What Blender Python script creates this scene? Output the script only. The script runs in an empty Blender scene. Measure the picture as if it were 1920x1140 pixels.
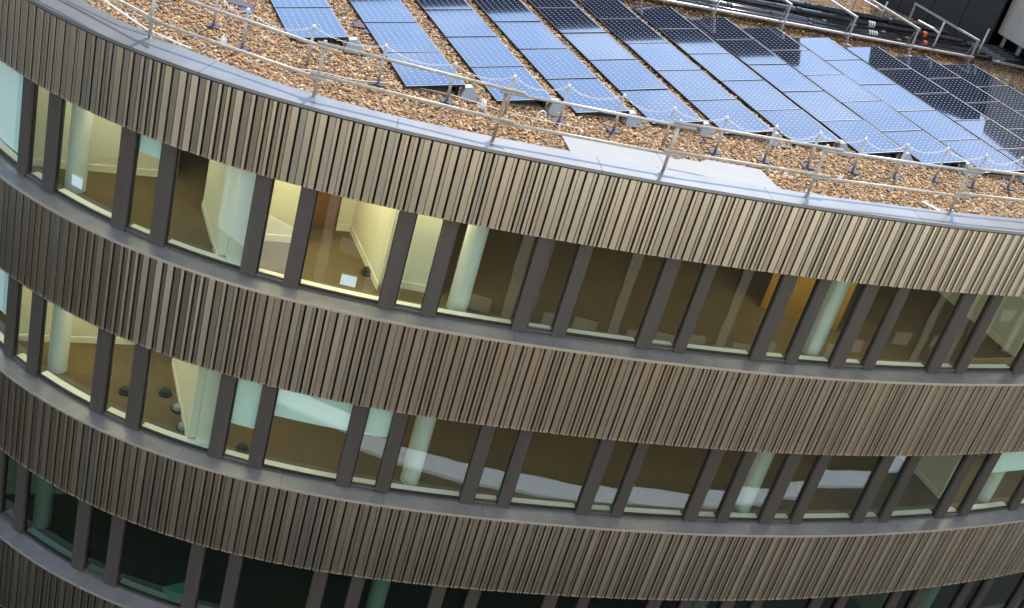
import bpy, math, random
import numpy as np
from math import radians as R, sin, cos, pi

# ---------------------------------------------------------------- camera, sky, sun
SC = bpy.context.scene
Z0 = 26.0                       # camera height above the street
FPX, PITCH, ROLL = 2298.35, 0.48138, 0.29025
fw = np.array([0, cos(PITCH), -sin(PITCH)]); up = np.array([0, sin(PITCH), cos(PITCH)]); rt = np.array([1., 0, 0])
CR = cos(ROLL) * rt + sin(ROLL) * up
CU = -sin(ROLL) * rt + cos(ROLL) * up
from mathutils import Matrix, Vector
cam = bpy.data.cameras.new('camera'); camo = bpy.data.objects.new('camera', cam)
SC.collection.objects.link(camo); SC.camera = camo
cam.sensor_width = 36; cam.lens = FPX / 1920 * 36; cam.clip_start = .1; cam.clip_end = 2000
M = Matrix(((CR[0], CU[0], -fw[0], 0), (CR[1], CU[1], -fw[1], 0), (CR[2], CU[2], -fw[2], Z0), (0, 0, 0, 1)))
camo.matrix_world = M
SUN_EL, SUN_AZ = 54., 8.       # azimuth clockwise from +Y
w = bpy.data.worlds.new('World'); SC.world = w; w.use_nodes = True
nt = w.node_tree; N = nt.nodes; L = nt.links
bg = N['Background']; sky = N.new('ShaderNodeTexSky'); sky.sky_type = 'NISHITA'; sky.sun_disc = False
sky.sun_elevation = R(SUN_EL); sky.sun_rotation = R(SUN_AZ); sky.air_density = 1.0; sky.dust_density = .6; sky.ozone_density = 2.5
tc = N.new('ShaderNodeTexCoord'); mp = N.new('ShaderNodeMapping'); mp.inputs['Scale'].default_value = (1, 1, 2.2)
nz = N.new('ShaderNodeTexNoise'); nz.inputs['Scale'].default_value = 2.6; nz.inputs['Detail'].default_value = 6; nz.inputs['Roughness'].default_value = .55
cr = N.new('ShaderNodeValToRGB'); cr.color_ramp.elements[0].position = .5; cr.color_ramp.elements[1].position = .78
mxs = N.new('ShaderNodeMixRGB'); mxs.inputs[2].default_value = (8.5, 8.7, 9.2, 1)
L.new(tc.outputs['Generated'], mp.inputs[0]); L.new(mp.outputs[0], nz.inputs[0]); L.new(nz.outputs['Fac'], cr.inputs[0])
L.new(cr.outputs[0], mxs.inputs[0]); L.new(sky.outputs[0], mxs.inputs[1]); L.new(mxs.outputs[0], bg.inputs[0])
bg.inputs[1].default_value = .15
sd = bpy.data.lights.new('sun', 'SUN'); sd.energy = 2.3; sd.angle = R(1); sd.color = (1, .94, .84)
so = bpy.data.objects.new('sun', sd); SC.collection.objects.link(so)
sdir = Vector((sin(R(SUN_AZ)) * cos(R(SUN_EL)), cos(R(SUN_AZ)) * cos(R(SUN_EL)), sin(R(SUN_EL))))
so.rotation_euler = sdir.to_track_quat('Z', 'Y').to_euler(); so.location = (20, 20, 60)
SC.view_settings.view_transform = 'Standard'; SC.view_settings.look = 'None'
SC.view_settings.exposure = 1.15; SC.view_settings.gamma = 1
SC.view_settings.use_curve_mapping = False
SC.cycles.max_bounces = 8; SC.cycles.transparent_max_bounces = 12

rng = random.Random(4); nr = np.random.default_rng(5)

# ---------------------------------------------------------------- helpers
def newmat(name):
    m = bpy.data.materials.new(name); m.use_nodes = True
    return m, m.node_tree.nodes, m.node_tree.links, m.node_tree.nodes['Principled BSDF']
def mat(name, col, rough=.6, metal=0., var=0., objvar=0., nscale=8., bump=0., bscale=60., spec=.5, stretch=None, coat=0.):
    m, n, l, p = newmat(name)
    p.inputs['Roughness'].default_value = rough; p.inputs['Metallic'].default_value = metal
    p.inputs['Specular IOR Level'].default_value = spec; p.inputs['Coat Weight'].default_value = coat
    c = (*col, 1); p.inputs['Base Color'].default_value = c
    last = None
    if var or objvar or bump:
        tc = n.new('ShaderNodeTexCoord'); mp = n.new('ShaderNodeMapping'); l.new(tc.outputs['Object'], mp.inputs[0])
        if stretch: mp.inputs['Scale'].default_value = stretch
    if var:
        t = n.new('ShaderNodeTexNoise'); t.inputs['Scale'].default_value = nscale; t.inputs['Detail'].default_value = 5
        l.new(mp.outputs[0], t.inputs[0])
        mr = n.new('ShaderNodeMapRange'); mr.inputs[1].default_value = .25; mr.inputs[2].default_value = .75
        mr.inputs[3].default_value = 1 - var; mr.inputs[4].default_value = 1 + var
        l.new(t.outputs['Fac'], mr.inputs[0]); last = mr.outputs[0]
    if objvar:
        oi = n.new('ShaderNodeObjectInfo'); mr = n.new('ShaderNodeMapRange'); mr.inputs[3].default_value = 1 - objvar; mr.inputs[4].default_value = 1 + objvar
        l.new(oi.outputs['Random'], mr.inputs[0])
        if last:
            mm = n.new('ShaderNodeMath'); mm.operation = 'MULTIPLY'; l.new(last, mm.inputs[0]); l.new(mr.outputs[0], mm.inputs[1]); last = mm.outputs[0]
        else: last = mr.outputs[0]
    if last:
        vm = n.new('ShaderNodeVectorMath'); vm.operation = 'SCALE'; vm.inputs[0].default_value = col
        l.new(last, vm.inputs['Scale']); l.new(vm.outputs[0], p.inputs['Base Color'])
    if bump:
        t = n.new('ShaderNodeTexNoise'); t.inputs['Scale'].default_value = bscale; t.inputs['Detail'].default_value = 4
        l.new(mp.outputs[0], t.inputs[0]); b = n.new('ShaderNodeBump'); b.inputs['Strength'].default_value = bump; b.inputs['Distance'].default_value = .02
        l.new(t.outputs['Fac'], b.inputs['Height']); l.new(b.outputs[0], p.inputs['Normal'])
    return m
def emis(name, col, s):
    m, n, l, p = newmat(name); p.inputs['Base Color'].default_value = (*col, 1)
    p.inputs['Emission Color'].default_value = (*col, 1); p.inputs['Emission Strength'].default_value = s; return m

class MB:
    def __init__(s): s.v = []; s.f = []
    def add(s, vs, fs):
        o = len(s.v); s.v += [tuple(map(float, p)) for p in vs]; s.f += [tuple(i + o for i in f) for f in fs]; return s
    def hexa(s, b, t):          # 4 bottom, 4 top points, counter-clockwise from above
        return s.add(list(b) + list(t), [(3, 2, 1, 0), (4, 5, 6, 7), (0, 1, 5, 4), (1, 2, 6, 5), (2, 3, 7, 6), (3, 0, 4, 7)])
    def box(s, c, d, ax=(1, 0)):
        ux, uy = ax; l = math.hypot(ux, uy); ux /= l; uy /= l
        X, Y, Z = [a / 2 for a in d]
        P = lambda a, b, z: (c[0] + a * ux - b * uy, c[1] + a * uy + b * ux, c[2] + z)
        return s.hexa([P(-X, -Y, -Z), P(X, -Y, -Z), P(X, Y, -Z), P(-X, Y, -Z)], [P(-X, -Y, Z), P(X, -Y, Z), P(X, Y, Z), P(-X, Y, Z)])
    def prism(s, poly, z0, z1):
        n = len(poly)
        return s.add([(x, y, z0) for x, y in poly] + [(x, y, z1) for x, y in poly],
                     [tuple(range(n))[::-1], tuple(range(n, 2 * n))] + [(i, (i + 1) % n, (i + 1) % n + n, i + n) for i in range(n)])
    def tube(s, pts, r, k=8, cap=True):
        pts = [np.array(p, float) for p in pts]; rings = []; prev = None
        for i, p in enumerate(pts):
            d = pts[min(i + 1, len(pts) - 1)] - pts[max(i - 1, 0)]; d /= np.linalg.norm(d)
            a = prev if prev is not None else (np.array([0, 0, 1.]) if abs(d[2]) < .9 else np.array([1., 0, 0]))
            u = a - d * (a @ d); u /= np.linalg.norm(u); prev = u; q = np.cross(d, u)
            rr = r[i] if isinstance(r, (list, tuple)) else r
            rings.append([p + rr * (cos(2 * pi * j / k) * u + sin(2 * pi * j / k) * q) for j in range(k)])
        o = [x for g in rings for x in g]; F = []
        for i in range(len(pts) - 1):
            for j in range(k):
                F.append((i * k + j, i * k + (j + 1) % k, (i + 1) * k + (j + 1) % k, (i + 1) * k + j))
        if cap: F += [tuple(range(k))[::-1], tuple((len(pts) - 1) * k + j for j in range(k))]
        return s.add(o, F)
    def sweep(s, prof, s0, s1, step=.25, closed=True, caps=True):     # prof: (n, z) along the plan curve
        ns = max(1, int(math.ceil((s1 - s0) / step))); S = np.linspace(s0, s1, ns + 1); k = len(prof); V = []
        for a in S:
            for n_, z_ in prof: V.append(PT(a, n_, z_))
        F = []
        for i in range(ns):
            for j in range(k if closed else k - 1):
                F.append((i * k + j, i * k + (j + 1) % k, (i + 1) * k + (j + 1) % k, (i + 1) * k + j))
        if closed and caps: F += [tuple(range(k))[::-1], tuple(ns * k + j for j in range(k))]
        return s.add(V, F)
def mesh(name, mb, m, smooth=False):
    me = bpy.data.meshes.new(name); me.from_pydata(mb.v, [], mb.f); me.update()
    import bmesh as B
    b = B.new(); b.from_mesh(me); B.ops.recalc_face_normals(b, faces=b.faces); b.to_mesh(me); b.free()
    if m: me.materials.append(m)
    if smooth: me.shade_smooth()
    return me
def wloc(o):
    l = Vector((0, 0, 0)); 
    while o: l += o.location; o = o.parent
    return l
def part(name, mb, m, parent=None, smooth=False, kind=None, label=None):
    if parent is not None:                      # parents are only translated
        l = wloc(parent); mb.v = [(x - l.x, y - l.y, z - l.z) for x, y, z in mb.v]
    o = bpy.data.objects.new(name, mesh(name, mb, m, smooth)); SC.collection.objects.link(o); o.parent = parent
    if kind: o['kind'] = kind
    if label: o['label'] = label
    return o
def tag(o, label, cat, group=None, kind=None):
    o['label'] = label; o['category'] = cat
    if group: o['group'] = group
    if kind: o['kind'] = kind
    return o
def root(name, loc, label, cat, group=None):
    o = bpy.data.objects.new(name, None); SC.collection.objects.link(o); o.location = loc; o.empty_display_size = .2
    return tag(o, label, cat, group)
def solo(name, mb, m, label, cat, group=None, smooth=False, kind=None):
    c = np.mean(np.array(mb.v), 0); zmin = min(v[2] for v in mb.v)
    mb.v = [(x - c[0], y - c[1], z - zmin) for x, y, z in mb.v]
    o = part(name, mb, m, None, smooth); o.location = (c[0], c[1], zmin); return tag(o, label, cat, group, kind)
def structure(name, mb, m, kind='structure'):
    o = part(name, mb, m); o['kind'] = kind; return o

# ---------------------------------------------------------------- plan curve of the facade (arc length s, inward distance n)
KN = [.1426, .1308, .119, .10606, .05924, .01845, .02066, .02611, .02281, .02104, .01925]
SS = np.linspace(-4, 28, 641); kk = np.interp(SS, np.linspace(-4, 28, 11), KN); ds = SS[1] - SS[0]
HD = np.concatenate([[0], np.cumsum((kk[1:] + kk[:-1]) / 2 * ds)]); HD = HD - HD[480] + .47542
PX = np.concatenate([[0], np.cumsum((np.cos(HD)[1:] + np.cos(HD)[:-1]) / 2 * ds)]); PX = PX - PX[480] + 8.20023
PY = np.concatenate([[0], np.cumsum((np.sin(HD)[1:] + np.sin(HD)[:-1]) / 2 * ds)]); PY = PY - PY[480] + 21.68767
def PT(s, n, z):
    if s < -4: h = HD[0]; x = PX[0] + cos(h) * (s + 4); y = PY[0] + sin(h) * (s + 4)
    elif s > 28: h = HD[-1]; x = PX[-1] + cos(h) * (s - 28); y = PY[-1] + sin(h) * (s - 28)
    else: h = np.interp(s, SS, HD); x = np.interp(s, SS, PX); y = np.interp(s, SS, PY)
    return (float(x - sin(h) * n), float(y + cos(h) * n), float(z))
def HDG(s): return float(np.interp(s, SS, HD))
ZA = Z0 - 6.96767; ZB = Z0 - 8.33250; ZC = Z0 - 10.36953; ZD = Z0 - 12.20155; FH = 3.9; DG = .36; SB = .107
SMIN, SMAX = -4., 31.
EN = np.array([.8877, .4605]); ED = np.array([.4605, -.8877])   # roof grid: across strips, along strips (towards camera)
def G(u, v): p = EN * u + ED * v; return float(p[0]), float(p[1])

# ---------------------------------------------------------------- materials
MS = [mat('slat_metal_%s' % a, c, .33, .97, var=.13, objvar=.09, nscale=3, bump=.03, bscale=300, stretch=(1, 1, .15)) for a, c in
      (('champagne', (.66, .585, .44)), ('warm', (.65, .565, .425)), ('grey', (.62, .57, .45)))]
M_GROOVE = mat('dark_backing', (.018, .014, .012), .8)
M_LIP = mat('pale_metal_lip', (.62, .55, .46), .35, .5)
M_COPE = mat('zinc_coping', (.265, .267, .262), .28, .5, var=.14, nscale=1.5, bump=.12, bscale=2.2)
M_LEDGE = mat('grey_ledge', (.26, .255, .245), .38, .3, var=.18, nscale=2.5, bump=.05, bscale=5)
M_POST = mat('bronze_mullion', (.105, .096, .085), .5, .15, var=.08, nscale=4, stretch=(1, 1, .1))
M_FRAME = mat('black_frame', (.02, .02, .022), .4)
M_FRAMEG = mat('grey_frame', (.16, .155, .15), .4, .4)
M_BOARD = mat('white_board', (.85, .84, .78), .5)
M_COL = mat('white_column', (.72, .74, .70), .6, var=.03)
M_WALL = mat('cream_plaster', (.80, .76, .62), .8, var=.03, nscale=2)
M_SKIRT = mat('cream_skirting', (.86, .83, .70), .5)
M_DOOR = mat('brown_door', (.20, .085, .03), .5, var=.15)
M_SLAB = mat('concrete_slab', (.35, .34, .32), .9)
M_CEIL = mat('white_ceiling', (.8, .8, .76), .9)
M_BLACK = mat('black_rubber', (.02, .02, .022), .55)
M_RUB = mat('purple_black_rubber', (.06, .055, .075), .7, var=.15)
M_GALV = mat('galvanised_steel', (.50, .50, .49), .42, .6, var=.18, nscale=12)
M_SCAF = mat('scaffold_tube', (.48, .44, .365), .55, .35, var=.25, nscale=9)
M_RUSTY = mat('rusty_clamp', (.30, .16, .08), .7, .2, var=.4, nscale=20)
M_PLAST = mat('white_plastic', (.8, .8, .8), .4)
M_SHEET = mat('white_sheet', (.27, .27, .265), .5, var=.06, nscale=2)
M_WEDGE = mat('grey_wedge', (.33, .35, .35), .5, .2, var=.1)
M_BLIND = mat('mint_blind', (.84, .92, .88), .8)
M_PIPE = mat('black_pipe', (.018, .019, .022), .18, coat=.6)
M_ORANGE = mat('orange_tape', (.6, .10, .03), .5)
M_TAPE = mat('pale_tape', (.62, .7, .62), .4)
M_PLANT = mat('charcoal_screen', (.018, .019, .017), .6, var=.15, nscale=1.5)
M_BEIGE = mat('beige_concrete', (.42, .38, .32), .8, var=.12, nscale=1.5)
M_BRICK = mat('brown_brick', (.05, .035, .022), .85, var=.18, nscale=3)
M_BOUNCE = mat('bounce_stone', (.82, .77, .68), .85, var=.08, nscale=1)
M_PIER = mat('pale_pier', (.34, .30, .24), .85)
M_ASPH = mat('asphalt', (.03, .03, .031), .9, var=.2, nscale=2, bump=.2)
M_PAVE = mat('pale_paving', (.76, .82, .90), .7, var=.04, nscale=3)
M_LAMP = emis('lamp_warm', (1, .84, .52), 9.5)
M_FILL = emis('fill_dim', (1, .80, .50), 2.6)  # fill light, added for the right-hand rooms
M_RING = emis('lamp_ring', (1, .75, .38), 5.)
M_PAPER = mat('blue_paper', (.78, .93, .96), .7)

def floor_mat():
    m, n, l, p = newmat('carpet_tiles'); tc = n.new('ShaderNodeTexCoord')
    mp = n.new('ShaderNodeMapping'); mp.inputs['Rotation'].default_value = (0, 0, R(-27.4)); l.new(tc.outputs['Object'], mp.inputs[0])
    b = n.new('ShaderNodeTexBrick'); b.offset = 0; b.inputs['Scale'].default_value = 1; b.inputs['Brick Width'].default_value = .5; b.inputs['Row Height'].default_value = .5
    b.inputs['Mortar Size'].default_value = .004; b.inputs['Color1'].default_value = (.155, .11, .055, 1); b.inputs['Color2'].default_value = (.135, .097, .05, 1); b.inputs['Mortar'].default_value = (.10, .075, .04, 1)
    l.new(mp.outputs[0], b.inputs[0]); l.new(b.outputs[0], p.inputs['Base Color']); p.inputs['Roughness'].default_value = .9; return m
M_FLOOR = floor_mat()
def glass_mat(name, tint, ior, wav):
    m, n, l, p = newmat(name); n.remove(p); out = n['Material Output']
    tr = n.new('ShaderNodeBsdfTransparent'); tr.inputs[0].default_value = (*tint, 1)
    gl = n.new('ShaderNodeBsdfGlossy'); gl.inputs['Roughness'].default_value = .0; gl.inputs[0].default_value = (.92, .97, 1, 1)
    mx = n.new('ShaderNodeMixShader'); ge = n.new('ShaderNodeNewGeometry')
    def mth(op, a, b):
        q = n.new('ShaderNodeMath'); q.operation = op
        for i, x in enumerate((a, b)):
            if x is None: continue
            if isinstance(x, (int, float)): q.inputs[i].default_value = x
            else: l.new(x, q.inputs[i])
        return q.outputs[0]
    dt = n.new('ShaderNodeVectorMath'); dt.operation = 'DOT_PRODUCT'; l.new(ge.outputs['Normal'], dt.inputs[0]); l.new(ge.outputs['Incoming'], dt.inputs[1])
    f0 = ((ior - 1) / (ior + 1)) ** 2
    sch = mth('ADD', mth('MULTIPLY', mth('POWER', mth('SUBTRACT', 1., mth('ABSOLUTE', dt.outputs['Value'], None)), 5.), 1 - f0), f0)
    tc = n.new('ShaderNodeTexCoord'); t = n.new('ShaderNodeTexNoise'); t.inputs['Scale'].default_value = 1.6; t.inputs['Detail'].default_value = 1
    b = n.new('ShaderNodeBump'); b.inputs['Strength'].default_value = wav; b.inputs['Distance'].default_value = .02
    l.new(tc.outputs['Object'], t.inputs[0]); l.new(t.outputs['Fac'], b.inputs['Height']); l.new(b.outputs[0], gl.inputs['Normal'])
    l.new(sch, mx.inputs[0]); l.new(tr.outputs[0], mx.inputs[1]); l.new(gl.outputs[0], mx.inputs[2]); l.new(mx.outputs[0], out.inputs[0]); return m
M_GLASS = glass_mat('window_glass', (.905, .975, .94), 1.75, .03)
M_GLASS_SHADE = glass_mat('shade_tint_glass', (.62, .73, .67), 1.7, .02)  # tint stands in for the dimmer light of the bottom window row
def cell_mat():
    m, n, l, p = newmat('solar_cell'); p.inputs['Base Color'].default_value = (.012, .016, .032, 1)
    p.inputs['Roughness'].default_value = .05; p.inputs['IOR'].default_value = 2.45; p.inputs['Specular Tint'].default_value = (.62, .80, .98, 1); p.inputs['Coat Weight'].default_value = .6; p.inputs['Coat Roughness'].default_value = .02; p.inputs['Coat IOR'].default_value = 1.5
    return m
M_CELL = cell_mat()
M_BACK = mat('panel_backsheet', (.42, .45, .5), .3, coat=1.)
M_BACK.node_tree.nodes['Principled BSDF'].inputs['Coat IOR'].default_value = 1.6
M_PFRAME = mat('panel_frame', (.03, .03, .035), .35, .5)
M_PRIM = mat('panel_rim', (.62, .66, .72), .3, .7)

# ---------------------------------------------------------------- ground and street
g = MB(); g.box((0, 0, -.05), (900, 900, .1)); structure('street_ground', g, M_ASPH)
def LN(t, off): # line along the street opposite the facade
    d = np.array([.8829, .4695]); p = np.array([5.4, 3.3]) + d * t + np.array([.4695, -.8829]) * off; return float(p[0]), float(p[1])
g = MB(); g.prism([LN(-9, 1.35), LN(60, 1.35), LN(60, .35), LN(-9, .35)], 0, .13); structure('pavement', g, M_PAVE)
# building behind / below the camera, seen only as a reflection
ob = root('brick_building', (*LN(20, 6), 0), 'brown brick building across the street, mirrored in the curved windows', 'building')
HB = 10.8
g = MB(); g.prism([LN(-9.0, 14), LN(60, 14), LN(60, 1.65), LN(-9.0, 1.65)], 0, HB); part('wall', g, M_BRICK, ob)
g = MB(); g.prism([LN(-60, 14), LN(60, 14), LN(60, 1.66), LN(-60, 1.66)], HB + .01, Z0 + 20); part('bounce_wall', g, M_BOUNCE, ob)  # unseen pale wall added to bounce sunlight onto the top slat band
g = MB(); g.prism([LN(-60, 20), LN(-9.1, 20), LN(-9.1, 1.7), LN(-60, 1.7)], 0, HB); ob2 = root('left_light_blocker', (*LN(-30, 6), 0), 'unseen dark wall added to block light at the left, mirrored in the curved windows', 'building'); part('wall', g, M_BRICK, ob2)  # unseen wall added to keep open-sky light off the left facade
g = MB(); g.prism([(-36, -6), (-21, -4), (-21, 30), (-36, 30)], 0, 9.5); db = root('shade_block', (-28, 10, 0), 'dark unseen block added to shade the lower left bands, mirrored in the left windows', 'building'); part('wall', g, M_PLANT, db)  # unseen block added to darken the lower slat bands at the left
g = MB(); g.prism([LN(-27, 1.6), LN(-12, 1.6), LN(-12, 1.5), LN(-27, 1.5)], 0.2, 5.2); solo('white_hoarding', g, M_PAVE, 'pale hoarding across the street, mirrored in the left windows', 'hoarding')
g = MB(); g.prism([(-60, 45), (-17.7, 45), (-17.7, 50), (-60, 50)], 0, Z0 + 14); gt = root('grey_tower', (-30, 50, 0), 'tall grey tower behind the left end, mirrored in the coping', 'building'); part('wall', g, mat('grey_render', (.22, .22, .21), .8), gt)
for i in range(34):
    g = MB(); t = -8.5 + i * 1.9; g.prism([LN(t, 1.64), LN(t + .35, 1.64), LN(t + .35, 1.54), LN(t, 1.54)], 4.6, HB - .5); part('pier', g, M_PIER, ob)
    g = MB(); g.prism([LN(t + .7, 1.64), LN(t + 1.5, 1.64), LN(t + 1.5, 1.59), LN(t + .7, 1.59)], 6.2, 6.75); part('window', g, M_PIER, ob)
g = MB(); g.prism([LN(-9, 1.645), LN(60, 1.645), LN(60, 1.53), LN(-9, 1.53)], 3.9, 4.25); part('string_course', g, mat('orange_stone', (.5, .24, .08), .8), ob)

# ---------------------------------------------------------------- the curved office building
bl = root('office_building', (*PT(12, 4, 0)[:2], 0), 'curved office building with bronze slat bands, ribbon windows and a gravel roof', 'building')
def roofpoly(n, back=0):
    pts = [PT(s, n, 0)[:2] for s in np.arange(SMIN, SMAX + .1, .5)]
    return pts + [(26 - back, 58 - back), (-22 + back, 58 - back), (-22 + back, 34)]
ROOFP = roofpoly(.45)
SLATSEQ = 'nWWWnWWnWnnnnWWnWnnnnn'; WW, NN = .1265, .0745
PER = 9 * WW + 13 * NN
pairs = []; a = 0
for i in range(0, 22, 2):
    w1 = WW if SLATSEQ[i] == 'W' else NN; w2 = WW if SLATSEQ[i + 1] == 'W' else NN; pairs.append((a, w1, w2)); a += w1 + w2
SLM = {}; GAP = .034
def slat_mesh(w1, w2, h, mi):
    key = (w1, w2, round(h, 3), mi)
    if key in SLM: return SLM[key]
    W = w1 + w2 - GAP; gp = .015; x1 = w1 - GAP / 2 - gp / 2; x2 = x1 + gp; ty = .15
    # outline in plan (x along the facade, y inward): two leaves folded back from a narrow central groove
    prof = [(.004, .125), (0, .004 + ty * x1), (.003, ty * x1), (x1 - .002, 0), (x1, .003), (x1, .050), (x2, .050), (x2, .003), (x2 + .002, 0), (W - .003, ty * (W - x2)), (W, .004 + ty * (W - x2)), (W - .004, .125)]
    mb = MB(); mb.prism(prof, 0, h)
    mb.prism([(.003, ty * x1 - .007), (x1 - .002, -.007), (x1 - .002, -.0005), (.003, ty * x1 - .0005)], .0, .02)   # folded lip at the foot
    mb.prism([(x2 + .002, -.007), (W - .003, ty * (W - x2) - .007), (W - .003, ty * (W - x2) - .0005), (x2 + .002, -.0005)], .0, .02)
    me = mesh('slat', mb, MS[mi]); SLM[key] = me; return me
CP = []
bands = [(ZB, ZA - .035, SMIN, SMAX, 0.)] + [(ZD - k * FH, ZC - .06 - k * FH, SMIN, SMAX, [.045, .05, .055][k]) for k in range(3)]
nslat = 0
SLOT = {}
for bi, (z0, z1, sa, sb, ph) in enumerate(bands):
    g = MB(); g.sweep([(.132, z0 + .01), (.132, z1), (.22, z1), (.22, z0 + .01)], sa, sb)
    band = part('cladding_band', g, M_GROOVE, bl)
    g = MB(); g.sweep([(.012, z0 - .003), (.012, z0 + .012), (.13, z0 + .012), (.13, z0 - .003)], sa, sb); part('bottom_trim', g, M_POST, band)
    bl_l = wloc(band)
    va, vb = (1.0, 23.6) if bi < 3 else (.6, 6.6)   # slats that show singly; the rest joined
    if bi == 1: va, vb = 1.0, 25.2
    if bi == 2: va, vb = 1.2, 25.6
    rest = MB()
    k0 = int(math.floor((sa - 6.8955 - ph) / PER)) ; s = None
    for k in range(k0, k0 + 18):
        for (a, w1, w2) in pairs:
            s = 6.8955 + ph + k * PER + a; W = w1 + w2
            if s < sa + .02 or s + W > sb - .02: continue
            sm = s + W / 2; x, y, _ = PT(sm, .0, 0); hd = HDG(sm); h = z1 - z0
            mi = rng.choice((0, 0, 1, 2))
            c, sn = cos(hd), sin(hd); x0 = x - c * (W - GAP) / 2; y0 = y - sn * (W - GAP) / 2
            if va <= sm <= vb:
                o = bpy.data.objects.new('slat', slat_mesh(w1, w2, h, mi)); SC.collection.objects.link(o); o.parent = band
                o.location = (x0 - bl_l.x + rng.uniform(-.001, .001), y0 - bl_l.y, z0 - bl_l.z); o.rotation_euler = (0, 0, hd); nslat += 1
            else:
                me = slat_mesh(w1, w2, h, 0)
                vs = [(x0 + c * v.co.x - sn * v.co.y, y0 + sn * v.co.x + c * v.co.y, z0 + v.co.z) for v in me.vertices]
                rest.add(vs, [tuple(p.vertices) for p in me.polygons])
    if rest.v: part('slat', rest, MS[0], band, kind='stuff')
# roof edge: coping panels
cop_s = [-4, -1., 2.15, 5.43, 8.61, 12.0, 15.1, 18.2, 21.3, 24.4, 27.5, 31]
def cope_in(s): return float(np.interp(s, [2.3, 4.3, 5.45, 6.2, 8.6, 11.6, 15.4, 21], [.78, .67, .62, .53, .42, .50, .45, .53]))
for a, b in zip(cop_s[:-1], cop_s[1:]):
    g = MB(); ns = 14; V = []
    for i in range(ns + 1):
        s = a + .004 + (b - a - .008) * i / ns; ni = cope_in(s) + .012 * sin(s * 9) 
        for n_, z_ in ((-.015, ZA - .055), (-.015, ZA), (ni, ZA + .03), (ni, ZA - .05)): V.append(PT(s, n_, z_))
    F = [(i * 4 + j, i * 4 + (j + 1) % 4, i * 4 + 4 + (j + 1) % 4, i * 4 + 4 + j) for i in range(ns) for j in range(4)] + [(3, 2, 1, 0), tuple(ns * 4 + j for j in range(4))]
    g.add(V, F); part('coping_panel', g, M_COPE, bl)
g = MB(); g.sweep([(-.001, ZA - .0555), (.1, ZA - .0555), (.1, ZA - .08), (-.001, ZA - .08)], SMIN, SMAX); part('edge_trim', g, M_GROOVE, bl)
g = MB(); g.prism(ROOFP, ZA - .6, ZA - .07); part('roof_slab', g, M_SLAB, bl)
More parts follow.
